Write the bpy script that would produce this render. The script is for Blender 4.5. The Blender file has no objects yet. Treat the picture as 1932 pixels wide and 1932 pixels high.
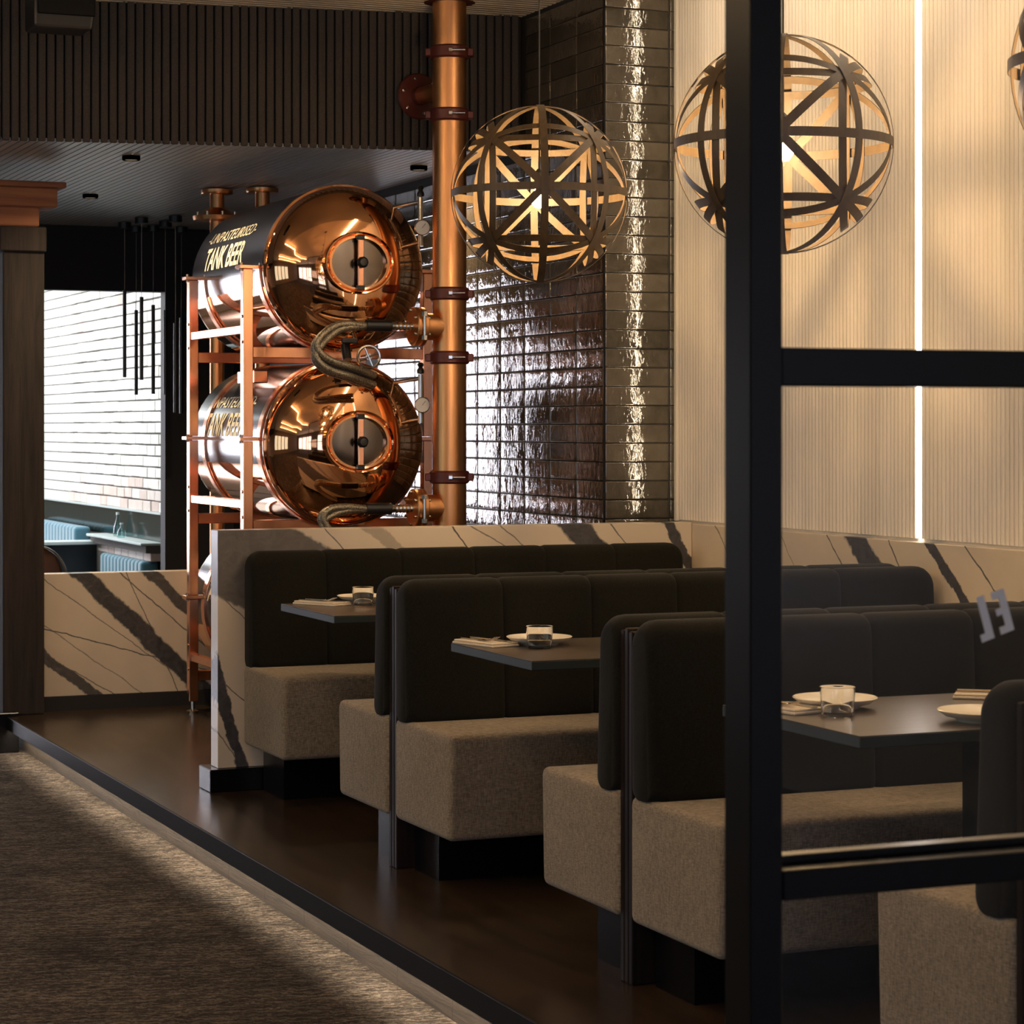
import bpy, bmesh, math, random
from mathutils import Vector, Matrix
R = random.Random(7)
SC = bpy.context.scene
COL = SC.collection
PI = math.pi

# ---------------------------------------------------------------- camera, world, exposure
YAW = math.atan(1896 / 4500)          # the aisle runs along +Y; the camera is turned to the right of it
cam_d = bpy.data.cameras.new('camera')
cam = bpy.data.objects.new('camera', cam_d); COL.objects.link(cam)
cam.location = (0, 0, 1.45)
cam.rotation_euler = (PI / 2, 0, -YAW)
cam_d.sensor_width = 36
cam_d.lens = 36 * 4500 / 1932
cam_d.shift_y = -161 / 1932
cam_d.clip_end = 200
cam_d.dof.use_dof = True
cam_d.dof.focus_distance = 8.5
cam_d.dof.aperture_fstop = 11
SC.camera = cam
W = bpy.data.worlds.new('world'); SC.world = W; W.use_nodes = True
W.node_tree.nodes['Background'].inputs[0].default_value = (0.5, 0.6, 0.8, 1)
W.node_tree.nodes['Background'].inputs[1].default_value = 0.02
SC.view_settings.view_transform = 'Standard'
SC.view_settings.look = 'None'
SC.view_settings.gamma = 1
SC.view_settings.exposure = 0.4
SC.view_settings.use_curve_mapping = False
try:
    SC.cycles.use_denoising = True
    SC.cycles.caustics_refractive = False
    SC.cycles.sample_clamp_indirect = 6
    SC.cycles.blur_glossy = 0.5
except Exception:
    pass

# light strengths (lamps are built with the things they belong to)
L_PENDANT = 640.0      # bulb emission
L_WALL_FILL = 10.5          # added unseen ceiling light that brightens the white wall
L_CEIL = 12.0          # linear ceiling lamps over the aisle
L_STRIP = 9.0         # vertical strip in the white wall
L_STEP = 30.0          # strip under the step nosing
L_BACKWIN = 15.0      # daylight window at the far end
L_SKYLIGHT = 5.0     # roof light in the back room
L_FRONT = 2.6         # street windows behind the camera
L_LEFT = 0.9          # windows on the aisle's left side

# ---------------------------------------------------------------- helpers
def tag(o, label=None, cat=None, group=None, kind=None):
    if label: o['label'] = label
    if cat: o['category'] = cat
    if group: o['group'] = group
    if kind: o['kind'] = kind
    return o

def empty(name, loc=(0, 0, 0), label=None, cat=None, group=None, kind=None):
    o = bpy.data.objects.new(name, None); COL.objects.link(o)
    o.location = loc; o.empty_display_size = .05
    return tag(o, label, cat, group, kind)

def parent(o, p):
    if p is not None:
        o.parent = p
        # parts are modelled in world coordinates; keep them there (things are only moved, never turned, before this)
        q = p; off = Vector((0, 0, 0))
        while q is not None:
            off += Vector(q.location); q = q.parent
        o.location = Vector(o.location) - off
    return o

def link_mesh(name, me, mat=None, par=None, smooth=False):
    if mat is not None:
        me.materials.clear(); me.materials.append(mat)
    if smooth:
        for p in me.polygons: p.use_smooth = True
    o = bpy.data.objects.new(name, me); COL.objects.link(o)
    parent(o, par)
    return o

def shade_auto(me, ang=40):
    bm = bmesh.new(); bm.from_mesh(me)
    for f in bm.faces: f.smooth = True
    lim = math.radians(ang)
    for e in bm.edges:
        if len(e.link_faces) == 2 and e.calc_face_angle(0) > lim: e.smooth = False
    bm.to_mesh(me); bm.free()

class MB:
    """collects shapes in one bmesh"""
    def __init__(s): s.b = bmesh.new()
    def box(s, x0, x1, y0, y1, z0, z1, bev=0, seg=2, mtx=None):
        g = bmesh.ops.create_cube(s.b, size=1)
        vs = g['verts']
        for v in vs:
            v.co = Vector(((x0 + x1) / 2 + v.co.x * (x1 - x0), (y0 + y1) / 2 + v.co.y * (y1 - y0), (z0 + z1) / 2 + v.co.z * (z1 - z0)))
        if bev:
            es = list({e for v in vs for e in v.link_edges})
            r = bmesh.ops.bevel(s.b, geom=es, offset=bev, segments=seg, affect='EDGES', profile=.5)
            vs = list({v for f in r['faces'] for v in f.verts} | {v for v in vs if v.is_valid})
        if mtx is not None:
            for v in vs: v.co = mtx @ v.co
        return s
    def face(s, pts):
        s.b.faces.new([s.b.verts.new(p) for p in pts]); return s
    def cyl(s, p0, p1, r0, r1=None, seg=24, cap=True):
        r1 = r0 if r1 is None else r1
        return s.tube([p0, p1], [r0, r1], seg, cap)
    def tube(s, pts, r, seg=12, cap=True):
        pts = [Vector(p) for p in pts]
        rs = r if isinstance(r, (list, tuple)) else [r] * len(pts)
        rings = []; ref = None
        for i, p in enumerate(pts):
            t = (pts[min(i + 1, len(pts) - 1)] - pts[max(i - 1, 0)])
            if t.length < 1e-9: t = Vector((0, 0, 1))
            t.normalize()
            if ref is None:
                ref = Vector((0, 0, 1)) if abs(t.z) < .9 else Vector((1, 0, 0))
            n = (ref - t * ref.dot(t)).normalized(); ref = n
            bn = t.cross(n)
            rings.append([s.b.verts.new(p + (n * math.cos(2 * PI * k / seg) + bn * math.sin(2 * PI * k / seg)) * rs[i]) for k in range(seg)])
        for a, b in zip(rings[:-1], rings[1:]):
            for k in range(seg):
                s.b.faces.new((a[k], a[(k + 1) % seg], b[(k + 1) % seg], b[k]))
        if cap:
            s.b.faces.new(rings[0][::-1]); s.b.faces.new(rings[-1])
        return s
    def lathe(s, prof, origin, axis, seg=32, sx=1, sy=1):
        """prof: (radius, height along axis); sx, sy squash the circle"""
        o = Vector(origin); a = Vector(axis).normalized()
        up = Vector((0, 0, 1)) if abs(a.z) < .9 else Vector((0, 1, 0))
        e1 = up.cross(a).normalized(); e2 = a.cross(e1)
        rings = []
        for r, h in prof:
            if r < 1e-6: rings.append([s.b.verts.new(o + a * h)])
            else: rings.append([s.b.verts.new(o + a * h + e1 * (r * sx * math.cos(2 * PI * k / seg)) + e2 * (r * sy * math.sin(2 * PI * k / seg))) for k in range(seg)])
        for A, B in zip(rings[:-1], rings[1:]):
            for k in range(seg):
                k2 = (k + 1) % seg
                if len(A) == 1 and len(B) == 1: continue
                if len(A) == 1: s.b.faces.new((A[0], B[k], B[k2]))
                elif len(B) == 1: s.b.faces.new((A[k], B[0], A[k2]))
                else: s.b.faces.new((A[k], B[k], B[k2], A[k2]))
        return s
    def build(s, name, mat, par=None, smooth=None, origin=None):
        bmesh.ops.recalc_face_normals(s.b, faces=s.b.faces)
        me = bpy.data.meshes.new(name)
        if origin is not None:
            for v in s.b.verts: v.co -= Vector(origin)
        s.b.to_mesh(me); s.b.free()
        if smooth: shade_auto(me, smooth)
        me.materials.append(mat)
        o = bpy.data.objects.new(name, me); COL.objects.link(o)
        if origin is not None: o.location = origin
        return parent(o, par)

# ---------------------------------------------------------------- materials
class NT:
    def __init__(s, name):
        s.m = bpy.data.materials.new(name); s.m.use_nodes = True
        s.t = s.m.node_tree; s.n = s.t.nodes; s.l = s.t.links
        s.p = s.n['Principled BSDF']
    def new(s, t, **kw):
        n = s.n.new(t)
        for k, v in kw.items(): setattr(n, k, v)
        return n
    def link(s, a, b): s.l.new(a, b)
    def set(s, **kw):
        for k, v in kw.items():
            i = s.p.inputs[k.replace('_', ' ')]
            i.default_value = (*v, 1) if isinstance(v, tuple) and len(v) == 3 else v
        return s
    def math(s, op, a, b=None, c=None):
        n = s.new('ShaderNodeMath', operation=op)
        for i, x in enumerate((a, b, c)):
            if x is None: continue
            if isinstance(x, (int, float)): n.inputs[i].default_value = x
            else: s.link(x, n.inputs[i])
        return n.outputs[0]
    def pos(s):
        return s.new('ShaderNodeNewGeometry').outputs['Position']
    def mapping(s, vec, scale=(1, 1, 1), rot=(0, 0, 0), loc=(0, 0, 0)):
        n = s.new('ShaderNodeMapping'); s.link(vec, n.inputs[0])
        n.inputs['Scale'].default_value = scale; n.inputs['Rotation'].default_value = rot; n.inputs['Location'].default_value = loc
        return n.outputs[0]
    def noise(s, vec, scale=5, detail=3, rough=.55, dist=0):
        n = s.new('ShaderNodeTexNoise'); s.link(vec, n.inputs['Vector'])
        n.inputs['Scale'].default_value = scale; n.inputs['Detail'].default_value = detail
        n.inputs['Roughness'].default_value = rough; n.inputs['Distortion'].default_value = dist
        return n.outputs['Fac']
    def ramp(s, fac, stops):
        n = s.new('ShaderNodeValToRGB'); s.link(fac, n.inputs[0])
        el = n.color_ramp.elements
        while len(el) < len(stops): el.new(.5)
        for e, (p, c) in zip(el, stops): e.position = p; e.color = (*c, 1)
        return n.outputs[0]
    def mix(s, fac, a, b):
        n = s.new('ShaderNodeMix', data_type='RGBA')
        if isinstance(fac, (int, float)): n.inputs[0].default_value = fac
        else: s.link(fac, n.inputs[0])
        for i, x in ((6, a), (7, b)):
            if isinstance(x, tuple): n.inputs[i].default_value = (*x, 1)
            else: s.link(x, n.inputs[i])
        return n.outputs[2]
    def bump(s, h, strength=.3, dist=.01):
        n = s.new('ShaderNodeBump'); s.link(h, n.inputs['Height'])
        n.inputs['Strength'].default_value = strength; n.inputs['Distance'].default_value = dist
        s.link(n.outputs[0], s.p.inputs['Normal'])
        return n
    def col(s, c): s.link(c, s.p.inputs['Base Color']); return s

def plain(name, c, rough=.5, metal=0, **kw):
    t = NT(name).set(Base_Color=c, Roughness=rough, Metallic=metal, **kw)
    return t.m

def glow(name, c, strength):
    t = NT(name).set(Base_Color=(.8, .8, .8), Roughness=.4)
    t.p.inputs['Emission Color'].default_value = (*c, 1)
    t.p.inputs['Emission Strength'].default_value = strength
    return t.m

def glassy(name, tint=(1, 1, 1), refl=1.0):
    """thin clear glass: lets light straight through, mirrors by angle"""
    m = bpy.data.materials.new(name); m.use_nodes = True
    n = m.node_tree.nodes; l = m.node_tree.links; n.clear()
    o = n.new('ShaderNodeOutputMaterial'); mx = n.new('ShaderNodeMixShader')
    tr = n.new('ShaderNodeBsdfTransparent'); tr.inputs[0].default_value = (*tint, 1)
    gl = n.new('ShaderNodeBsdfGlossy'); gl.inputs['Roughness'].default_value = .01
    fr = n.new('ShaderNodeLayerWeight'); fr.inputs[0].default_value = .5
    pw = n.new('ShaderNodeMath'); pw.operation = 'POWER'; pw.inputs[1].default_value = 4.0; ad = n.new('ShaderNodeMath'); ad.operation = 'MULTIPLY_ADD'; ad.inputs[1].default_value = .9; ad.inputs[2].default_value = .06
    l.new(fr.outputs['Facing'], pw.inputs[0]); l.new(pw.outputs[0], ad.inputs[0])
    k = n.new('ShaderNodeMath'); k.operation = 'MULTIPLY'; k.inputs[1].default_value = refl
    l.new(ad.outputs[0], k.inputs[0]); l.new(k.outputs[0], mx.inputs[0])
    l.new(tr.outputs[0], mx.inputs[1]); l.new(gl.outputs[0], mx.inputs[2]); l.new(mx.outputs[0], o.inputs[0])
    return m

M = {}
def fabric(name, c0, c1, thread=.0026, bump=.5, sheen=.12):
    t = NT(name); p = t.pos()
    a = t.noise(t.mapping(p, (1 / thread / 6, 1 / thread / 6, 1 / thread * .8)), 1, 2)
    b = t.noise(t.mapping(p, (1 / thread * .8, 1 / thread * .8, 1 / thread / 8)), 1, 2)
    f = t.math('MULTIPLY', t.math('ADD', a, b), .5)
    big = t.noise(p, 3, 2)
    f2 = t.math('ADD', t.math('MULTIPLY', f, .85), t.math('MULTIPLY', big, .15))
    t.col(t.ramp(f2, [(.38, c0), (.62, c1)])).set(Roughness=.95)
    t.p.inputs['Specular IOR Level'].default_value = .1
    t.p.inputs['Sheen Weight'].default_value = sheen
    t.p.inputs['Sheen Roughness'].default_value = .5
    t.bump(f, bump, .003)
    return t.m
M['seat'] = fabric('linen_beige', (.145, .115, .082), (.32, .262, .192))
M['back'] = fabric('charcoal_felt', (.0050, .0048, .0037), (.0150, .0140, .0105), .0012, .2, .05)

def marble(name, axis, veins, base=(.66, .56, .43)):
    """veins: (a0, z0, a1, z1, half width, darkness) in the plane of the slab"""
    t = NT(name); p = t.pos()
    sep = t.new('ShaderNodeSeparateXYZ'); t.link(p, sep.inputs[0])
    A = sep.outputs[axis]; Z = sep.outputs[2]
    n1 = t.math('SUBTRACT', t.noise(p, 7, 4, .6), .5)
    n2 = t.math('SUBTRACT', t.noise(p, 38, 4, .7), .5)
    tot = None
    for a0, z0, a1, z1, w, dark in veins:
        dx, dz = a1 - a0, z1 - z0; L = math.hypot(dx, dz); nx, nz = -dz / L, dx / L
        d = t.math('ADD', t.math('ADD', t.math('MULTIPLY', A, nx), t.math('MULTIPLY', Z, nz)), -(a0 * nx + z0 * nz))
        d = t.math('ADD', d, t.math('MULTIPLY', n1, min(.06, .03 + w * .9)))
        d = t.math('ADD', d, t.math('MULTIPLY', n2, min(.02, w * .8)))
        d = t.math('ABSOLUTE', d)
        k = t.new('ShaderNodeMapRange', interpolation_type='SMOOTHSTEP')
        t.link(d, k.inputs[0]); k.inputs[1].default_value = w; k.inputs[2].default_value = w - min(.28 * w, .014)
        k.inputs[3].default_value = 0; k.inputs[4].default_value = dark
        tot = k.outputs[0] if tot is None else t.math('MAXIMUM', tot, k.outputs[0])
    streak = t.noise(t.mapping(p, (14, 14, 14), (.5, .5, .5)), 1, 6, .7, 1.5)
    dark = t.ramp(streak, [(.3, (.028, .028, .031)), (.62, (.078, .075, .076)), (.8, (.18, .165, .15))])
    cloud = t.noise(p, 2.2, 4, .55, .4)
    bc = t.ramp(cloud, [(.3, tuple(x * .86 for x in base)), (.7, base)])
    t.col(t.mix(tot, bc, dark)).set(Roughness=.32)
    return t.m
M['marble_end'] = marble('marble_end', 0, [
    (2.50, 1.033, 3.10, .745, .190, .88), (3.24, 1.05, 3.36, .95, .032, .45), (4.155, 1.04, 4.26, .93, .062, 1),
    (4.60, 1.05, 4.71, .85, .028, 1), (3.60, 1.04, 3.68, .94, .004, .9), (3.70, 1.03, 3.90, .92, .003, .7), (3.05, 1.04, 3.13, .96, .003, .8),
    (4.33, 1.04, 4.42, .93, .003, .8), (3.80, 1.05, 3.93, .95, .003, .7), (2.585, .52, 2.72, .02, .028, 1), (2.60, .80, 2.78, .62, .003, .7), (2.60, .45, 2.75, .33, .003, .8), (2.60, .25, 2.70, .08, .003, .7)])
M['marble_low'] = marble('marble_low', 0, [
    (2.66, .74, 3.26, .16, .050, 1), (3.02, .74, 3.30, .47, .034, .95), (2.46, .33, 2.80, .06, .030, .95), (2.48, .43, 3.3, .20, .0035, .9),
    (2.88, .72, 3.25, .40, .004, .8), (2.93, .72, 3.10, .33, .003, .8), (2.52, .29, 2.80, .12, .003, .8), (2.45, .72, 2.75, .50, .003, .7), (2.85, .20, 3.2, -.05, .003, .6)])
M['marble_right'] = marble('marble_right', 1, [
    (7.86, 1.04, 7.66, .86, .058, 1), (7.35, 1.04, 7.08, .81, .026, 1), (8.08, 1.04, 7.80, .80, .004, .9), (7.62, 1.04, 7.50, .88, .004, .9), (7.12, 1.04, 6.86, .83, .004, .9),
    (9.00, 1.04, 8.8, .86, .004, .8), (6.4, 1.04, 6.1, .7, .05, 1), (5.5, 1.04, 5.1, .6, .03, 1), (8.45, 1.04, 8.3, .88, .003, .6)])

def copper(name, c, rough, stain=0, brushed=False):
    t = NT(name).set(Base_Color=c, Roughness=rough, Metallic=1.0)
    if stain:
        p = t.pos()
        n = t.noise(t.mapping(p, (6, 6, 1.2)), 1.5, 5, .65)
        t.col(t.ramp(n, [(.3, tuple(x * (1 - stain) for x in c)), (.7, c)]))
        n2 = t.noise(t.mapping(p, (90, 90, 3)), 1, 3)
        r = t.new('ShaderNodeMapRange'); t.link(n2, r.inputs[0]); r.inputs[3].default_value = rough * .6; r.inputs[4].default_value = rough * 1.5
        t.link(r.outputs[0], t.p.inputs['Roughness'])
    return t.m
M['copper'] = copper('polished_copper', (.93, .50, .27), .045)
M['copper_frame'] = copper('copper_frame', (.90, .44, .26), .20, .15)
M['copper_pipe'] = copper('copper_pipe', (.82, .40, .17), .34, .3)
M['coupling'] = plain('oxide_coupling', (.10, .022, .016), .38, .3)
M['steel'] = plain('steel', (.62, .60, .56), .2, 1)
M['plate_steel'] = plain('manway_steel', (.20, .17, .15), .16, 1)
M['black'] = plain('black_plastic', (.012, .012, .013), .35)
M['wrap'] = plain('black_wrap', (.016, .017, .022), .22, 0)
M['print'] = plain('cream_print', (.95, .86, .62), .6)
M['blackmetal'] = plain('black_powder_metal', (.004, .004, .0045), .25, 0)
M['blackmetal'].node_tree.nodes['Principled BSDF'].inputs['Specular IOR Level'].default_value = .25
M['nosing'] = plain('dark_nosing', (.007, .006, .006), .55)
M['nosing'].node_tree.nodes['Principled BSDF'].inputs['Specular IOR Level'].default_value = .15
M['baffle'] = plain('lamp_baffle', (.00015, .00015, .00015), .9)
M['baffle'].node_tree.nodes['Principled BSDF'].inputs['Specular IOR Level'].default_value = .0
M['dial'] = plain('dial_face', (.7, .7, .68), .4)
M['amber'] = plain('sight_tube', (.55, .55, .5), .08, .6)

t = NT('hose_braid'); p = t.pos()
w1 = t.noise(t.mapping(p, (160, 160, 160)), 1, 2)
t.col(t.ramp(w1, [(.35, (.13, .105, .07)), (.65, (.42, .37, .28))])).set(Roughness=.42, Metallic=.7); t.bump(w1, .5, .004); M['braid'] = t.m

t = NT('glazed_tile'); p = t.pos()
oi = t.new('ShaderNodeObjectInfo').outputs['Random']
cm = t.new('ShaderNodeCombineXYZ'); t.link(t.math('MULTIPLY', oi, 37.0), cm.inputs[0]); t.link(t.math('MULTIPLY', oi, 11.0), cm.inputs[2])
va = t.new('ShaderNodeVectorMath', operation='ADD'); t.link(p, va.inputs[0]); t.link(cm.outputs[0], va.inputs[1])
big = t.noise(va.outputs[0], 10, 3, .5, .8); fine = t.noise(t.mapping(va.outputs[0], (1, 1, .45)), 34, 3, .55, 1.4)
h = t.math('ADD', t.math('MULTIPLY', big, 1.0), t.math('MULTIPLY', fine, .40))
tone = t.math('ADD', t.math('MULTIPLY', oi, .35), t.math('MULTIPLY', big, .65))
t.col(t.ramp(tone, [(.3, (.036, .030, .022)), (.7, (.075, .062, .047))])).set(Roughness=.06)
t.p.inputs['IOR'].default_value = 1.75
t.bump(h, .30, .012); M['tile'] = t.m
M['grout'] = plain('dark_grout', (.018, .015, .013), .9)

t = NT('felt_rib'); p = t.pos(); n = t.noise(p, 260, 2)
t.col(t.ramp(n, [(.3, (.033, .026, .022)), (.7, (.064, .052, .044))])).set(Roughness=.95); t.bump(n, .3, .002); M['rib'] = t.m
M['rib_gap'] = plain('rib_backing', (.012, .010, .009), .95)
M['soffit'] = plain('soffit_rib', (.42, .42, .43), .4)
t = NT('fluted_white'); p = t.pos(); n = t.noise(t.mapping(p, (1, 6, .25)), 2, 3)
t.col(t.ramp(n, [(.3, (.74, .67, .56)), (.7, (.86, .79, .68))])).set(Roughness=.55); M['white'] = t.m
M['dark_wall'] = plain('dark_paint', (.012, .010, .010), .7)
M['ceiling'] = plain('ceiling_paint', (.62, .52, .40), .8)
M['ceil_rib'] = plain('ceiling_rib', (.55, .48, .38), .7)
M['room_wall'] = plain('room_wall', (.16, .13, .10), .8)

t = NT('platform_floor'); p = t.pos()
n = t.noise(t.mapping(p, (9, 1.1, 1)), 1.6, 5, .6); n2 = t.noise(t.mapping(p, (60, 6, 1)), 1, 3)
f = t.math('ADD', t.math('MULTIPLY', n, .75), t.math('MULTIPLY', n2, .25))
t.col(t.ramp(f, [(.3, (.018, .0115, .0075)), (.7, (.052, .033, .020))])).set(Roughness=.30)
r = t.new('ShaderNodeMapRange'); t.link(f, r.inputs[0]); r.inputs[3].default_value = .19; r.inputs[4].default_value = .30; t.link(r.outputs[0], t.p.inputs['Roughness'])
M['floor'] = t.m

t = NT('carpet'); p = t.pos()
rp = t.mapping(p, (1, 1, 1), (0, 0, .35))
dis = t.noise(t.mapping(p, (7, 7, 1)), 1, 2)
wv = t.new('ShaderNodeTexWave', wave_type='BANDS', bands_direction='Y'); t.link(rp, wv.inputs[0])
wv.inputs['Scale'].default_value = 8.5; wv.inputs['Distortion'].default_value = 11; wv.inputs['Detail'].default_value = 3; wv.inputs['Detail Scale'].default_value = 3.2; wv.inputs['Detail Roughness'].default_value = .65
fib = t.noise(p, 330, 3)
ridge = t.noise(t.mapping(p, (9, 34, 1), (0, 0, .12)), 1, 3, .6, 1.1)
patch = t.noise(p, 2.6, 2)
mixw = t.math('ADD', t.math('MULTIPLY', wv.outputs['Fac'], .22), t.math('MULTIPLY', ridge, .62))
h = t.math('ADD', t.math('ADD', t.math('MULTIPLY', mixw, .78), t.math('MULTIPLY', fib, .30)), t.math('MULTIPLY', t.math('SUBTRACT', patch, .5), .25))
t.col(t.ramp(h, [(.34, (.026, .022, .019)), (.5, (.076, .064, .054)), (.68, (.20, .17, .14))])).set(Roughness=1.0)
t.p.inputs['Specular IOR Level'].default_value = 0.05
t.bump(h, 1.0, .02); M['carpet'] = t.m

def wood(name, c0, c1, rough=.5, axis=2, sc=1.0, bump=.15):
    t = NT(name); p = t.pos(); s = [22 * sc] * 3; s[axis] = 1.6 * sc
    n = t.noise(t.mapping(p, tuple(s)), 1.5, 6, .65, .6)
    t.col(t.ramp(n, [(.3, c0), (.7, c1)])).set(Roughness=rough); t.bump(n, bump, .01)
    return t.m
M['divider'] = wood('divider_wood', (.006, .004, .0035), (.020, .011, .008), .55)
M['divider'].node_tree.nodes['Principled BSDF'].inputs['Specular IOR Level'].default_value = .12
M['riser'] = wood('riser_wood', (.012, .0085, .006), (.042, .030, .021), .75, 1, 1.5, .4)
M['old_timber'] = wood('old_timber', (.007, .0046, .0037), (.038, .025, .020), .85, 2, .7, .8)
M['warm_lit_timber'] = wood('warm_lit_timber', (.17, .055, .025), (.36, .14, .06), .75, 0, .6, .4)  # warm orange light on the bracket is put into this colour
M['veneer'] = wood('lamp_veneer', (.045, .028, .013), (.095, .060, .028), .5, 2, 1.4, .05)
M['table'] = wood('table_top', (.045, .033, .024), (.085, .064, .045), .28, 0, 1.0, .04)
M['tabedge'] = plain('cyan_lit_edge', (.020, .028, .028), .6)  # cyan window light and its dulled glare are put into this colour
M['tabedge'].node_tree.nodes['Principled BSDF'].inputs['Specular IOR Level'].default_value = .2

t = NT('painted_brick'); p = t.pos(); oi = t.new('ShaderNodeObjectInfo').outputs['Random']
n = t.noise(t.mapping(p, (30, 30, 6)), 1, 4, .7)
f = t.math('ADD', t.math('MULTIPLY', n, .8), t.math('MULTIPLY', oi, .25))
t.col(t.ramp(f, [(.25, (.62, .50, .42)), (.42, (.80, .78, .72)), (.7, (.88, .88, .85))])).set(Roughness=.6); t.bump(n, .4, .01); M['brick'] = t.m
t = NT('bare_brick'); p = t.pos(); oi = t.new('ShaderNodeObjectInfo').outputs['Random']
n = t.noise(t.mapping(p, (30, 30, 8)), 1, 4, .7)
f = t.math('ADD', t.math('MULTIPLY', n, .7), t.math('MULTIPLY', oi, .4))
t.col(t.ramp(f, [(.3, (.56, .42, .36)), (.55, (.68, .58, .53)), (.8, (.78, .74, .70))])).set(Roughness=.7); M['brick_bare'] = t.m
M['mortar'] = plain('mortar', (.10, .09, .08), .9)
t = NT('teal_velvet'); p = t.pos()
t.set(Base_Color=(.06, .19, .27), Roughness=.7); t.p.inputs['Sheen Weight'].default_value = .6; M['teal'] = t.m
M['greentile'] = plain('niche_tile', (.008, .018, .018), .12)
M['shelf'] = plain('pale_shelf', (.55, .62, .62), .3)
M['leather'] = plain('tan_leather', (.16, .075, .04), .4)
M['china'] = plain('white_china', (.78, .72, .60), .25)
M['napkin'] = fabric('napkin_cloth', (.55, .47, .36), (.72, .63, .50), .001, .2)
M['cutlery'] = plain('cutlery_steel', (.75, .68, .58), .15, 1)
M['glass'] = plain('tumbler_glass', (1, 1, 1), .0, 0, Transmission_Weight=1.0, IOR=1.45)
M['pane'] = glassy('partition_glass', (.97, .98, .985), .9)
M['bottle'] = glassy('bottle_glass', (.75, .92, .92), 1.2)
M['letter'] = plain('frosted_vinyl', (.62, .58, .53), .7)
M['bulb'] = glow('bulb_glow', (1.0, .65, .31), L_PENDANT)
M['wall_fill'] = glow('wall_fill_glow', (1.0, .82, .60), L_WALL_FILL)
M['ceil_led'] = glow('ceiling_led', (1.0, .68, .38), L_CEIL)
M['wall_led'] = glow('wall_led', (1.0, .93, .88), L_STRIP)
M['corner_led'] = glow('corner_led', (1.0, .80, .55), L_STRIP * 6)
M['step_led'] = glow('step_led', (1.0, .80, .58), L_STEP)
M['downlight'] = glow('downlight_lens', (1.0, .74, .45), 2800)
M['backwin'] = glow('sky_pane', (.93, .90, 1.0), L_BACKWIN)
M['skylight'] = glow('rooflight_pane', (.95, 1.0, .98), L_SKYLIGHT)
M['front'] = glow('street_pane', (.62, .72, 1.0), L_FRONT)
M['left'] = glow('side_pane', (.55, .85, 1.0), L_LEFT)

# ================================================================= THE SETTING
def struct(name, mb, mat, label, smooth=None):
    o = mb.build(name, mat, None, smooth); o['kind'] = 'structure'; o['label'] = label
    return o
ZC = 3.44            # main ceiling
ZS = 2.77            # soffit
FLO = -0.18          # carpet
# floors
struct('floor', MB().box(-5, 2.42, -5, 12.2, FLO - .1, FLO), M['carpet'], 'brown grey rippled woven carpet along the aisle')
platform = struct('floor_platform', MB().box(2.42, 5.0, -5, 12.35, -.17, 0).box(2.312, 2.42, -4.9, 12.2, -.035, 0), M['floor'], 'dark brown satin platform floor under the booths')
struct('floor_back_room', MB().box(-5, 4.6, 12.2, 24.2, -.6, -.45), M['floor'], 'lower floor of the back room')
# step: nosing, riser boards, lamp strip
step = empty('trim_1', (2.3, 6, FLO), 'dark nosed step with brown wooden riser beside the carpet', kind='structure')
MB().box(2.300, 2.312, -4.9, 12.2, -.064, .001, .001, 1).build('nosing', M['nosing'], step)
yy = -4.9
while yy < 12.2:
    ln = min(.44, 12.2 - yy)
    MB().box(2.392, 2.418, yy + .001, yy + ln - .001, FLO, -.036).build('riser_board', M['riser'], step)
    yy += ln
MB().box(2.314, 2.344, -4.8, 12.1, -.0400, -.0355).build('light_strip', M['step_led'], step)

# right wall: marble wainscot, fluted white panels, lamp strip
XW = 4.744
wr = struct('wall_right', MB().box(XW + .012, 5.1, -5, 9.40, 1.03, ZC), M['white'], 'cream fluted wall above the marble wainscot')
def flutes(u0, u1):
    b = bmesh.new(); pitch = .0262; n = int((u1 - u0) / pitch); pts = []
    for i in range(n):
        y0 = u0 + i * (u1 - u0) / n; w = (u1 - u0) / n
        for k in range(5):
            a = PI * k / 5
            pts.append((XW + .012 - .0125 * math.sin(a) ** .7 if 0 < k else XW + .012, y0 + w * (.5 - .5 * math.cos(a))))
    pts.append((XW + .012, u1))
    lo = [b.verts.new((x, y, 1.042)) for x, y in pts]; hi = [b.verts.new((x, y, ZC)) for x, y in pts]
    for i in range(len(pts) - 1): b.faces.new((lo[i + 1], lo[i], hi[i], hi[i + 1]))
    me = bpy.data.meshes.new('fluted_panel'); b.to_mesh(me); b.free()
    o = link_mesh('fluted_panel', me, M['white'], wr); o['kind'] = 'stuff'
flutes(7.455, 9.376); flutes(5.53, 7.428); flutes(3.6, 5.50); flutes(1.0, 3.57)
for u in (7.4415, 5.515):
    MB().box(XW - .002, XW + .012, u - .010, u + .010, 1.045, ZC).build('lamp_strip', M['wall_led'], wr)
MB().box(XW - .010, XW + .06, 9.376, 9.40, 1.035, ZC, .002, 1).build('end_trim', M['white'], wr)
MB().box(XW - .001, XW + .003, 9.4005, 9.4035, 1.06, ZC).build('corner_lamp_strip', M['corner_led'], wr)
struct('wall_right_wainscot', MB().box(XW - .022, 5.1, -5, 9.30, 0, 1.03, .002, 1), M['marble_right'], 'cream marble wainscot with bold dark veins along the right wall')

# marble end wall behind the last booth
we = struct('wall_booth_end', MB().box(2.606, XW - .024, 9.2, 9.3, .09, 1.037, .002, 1), M['marble_end'], 'low cream marble wall with dark veins closing the last booth')
MB().box(2.565, XW - .03, 9.165, 9.33, 0, .09, .003, 1).build('plinth', M['blackmetal'], we)
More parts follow.
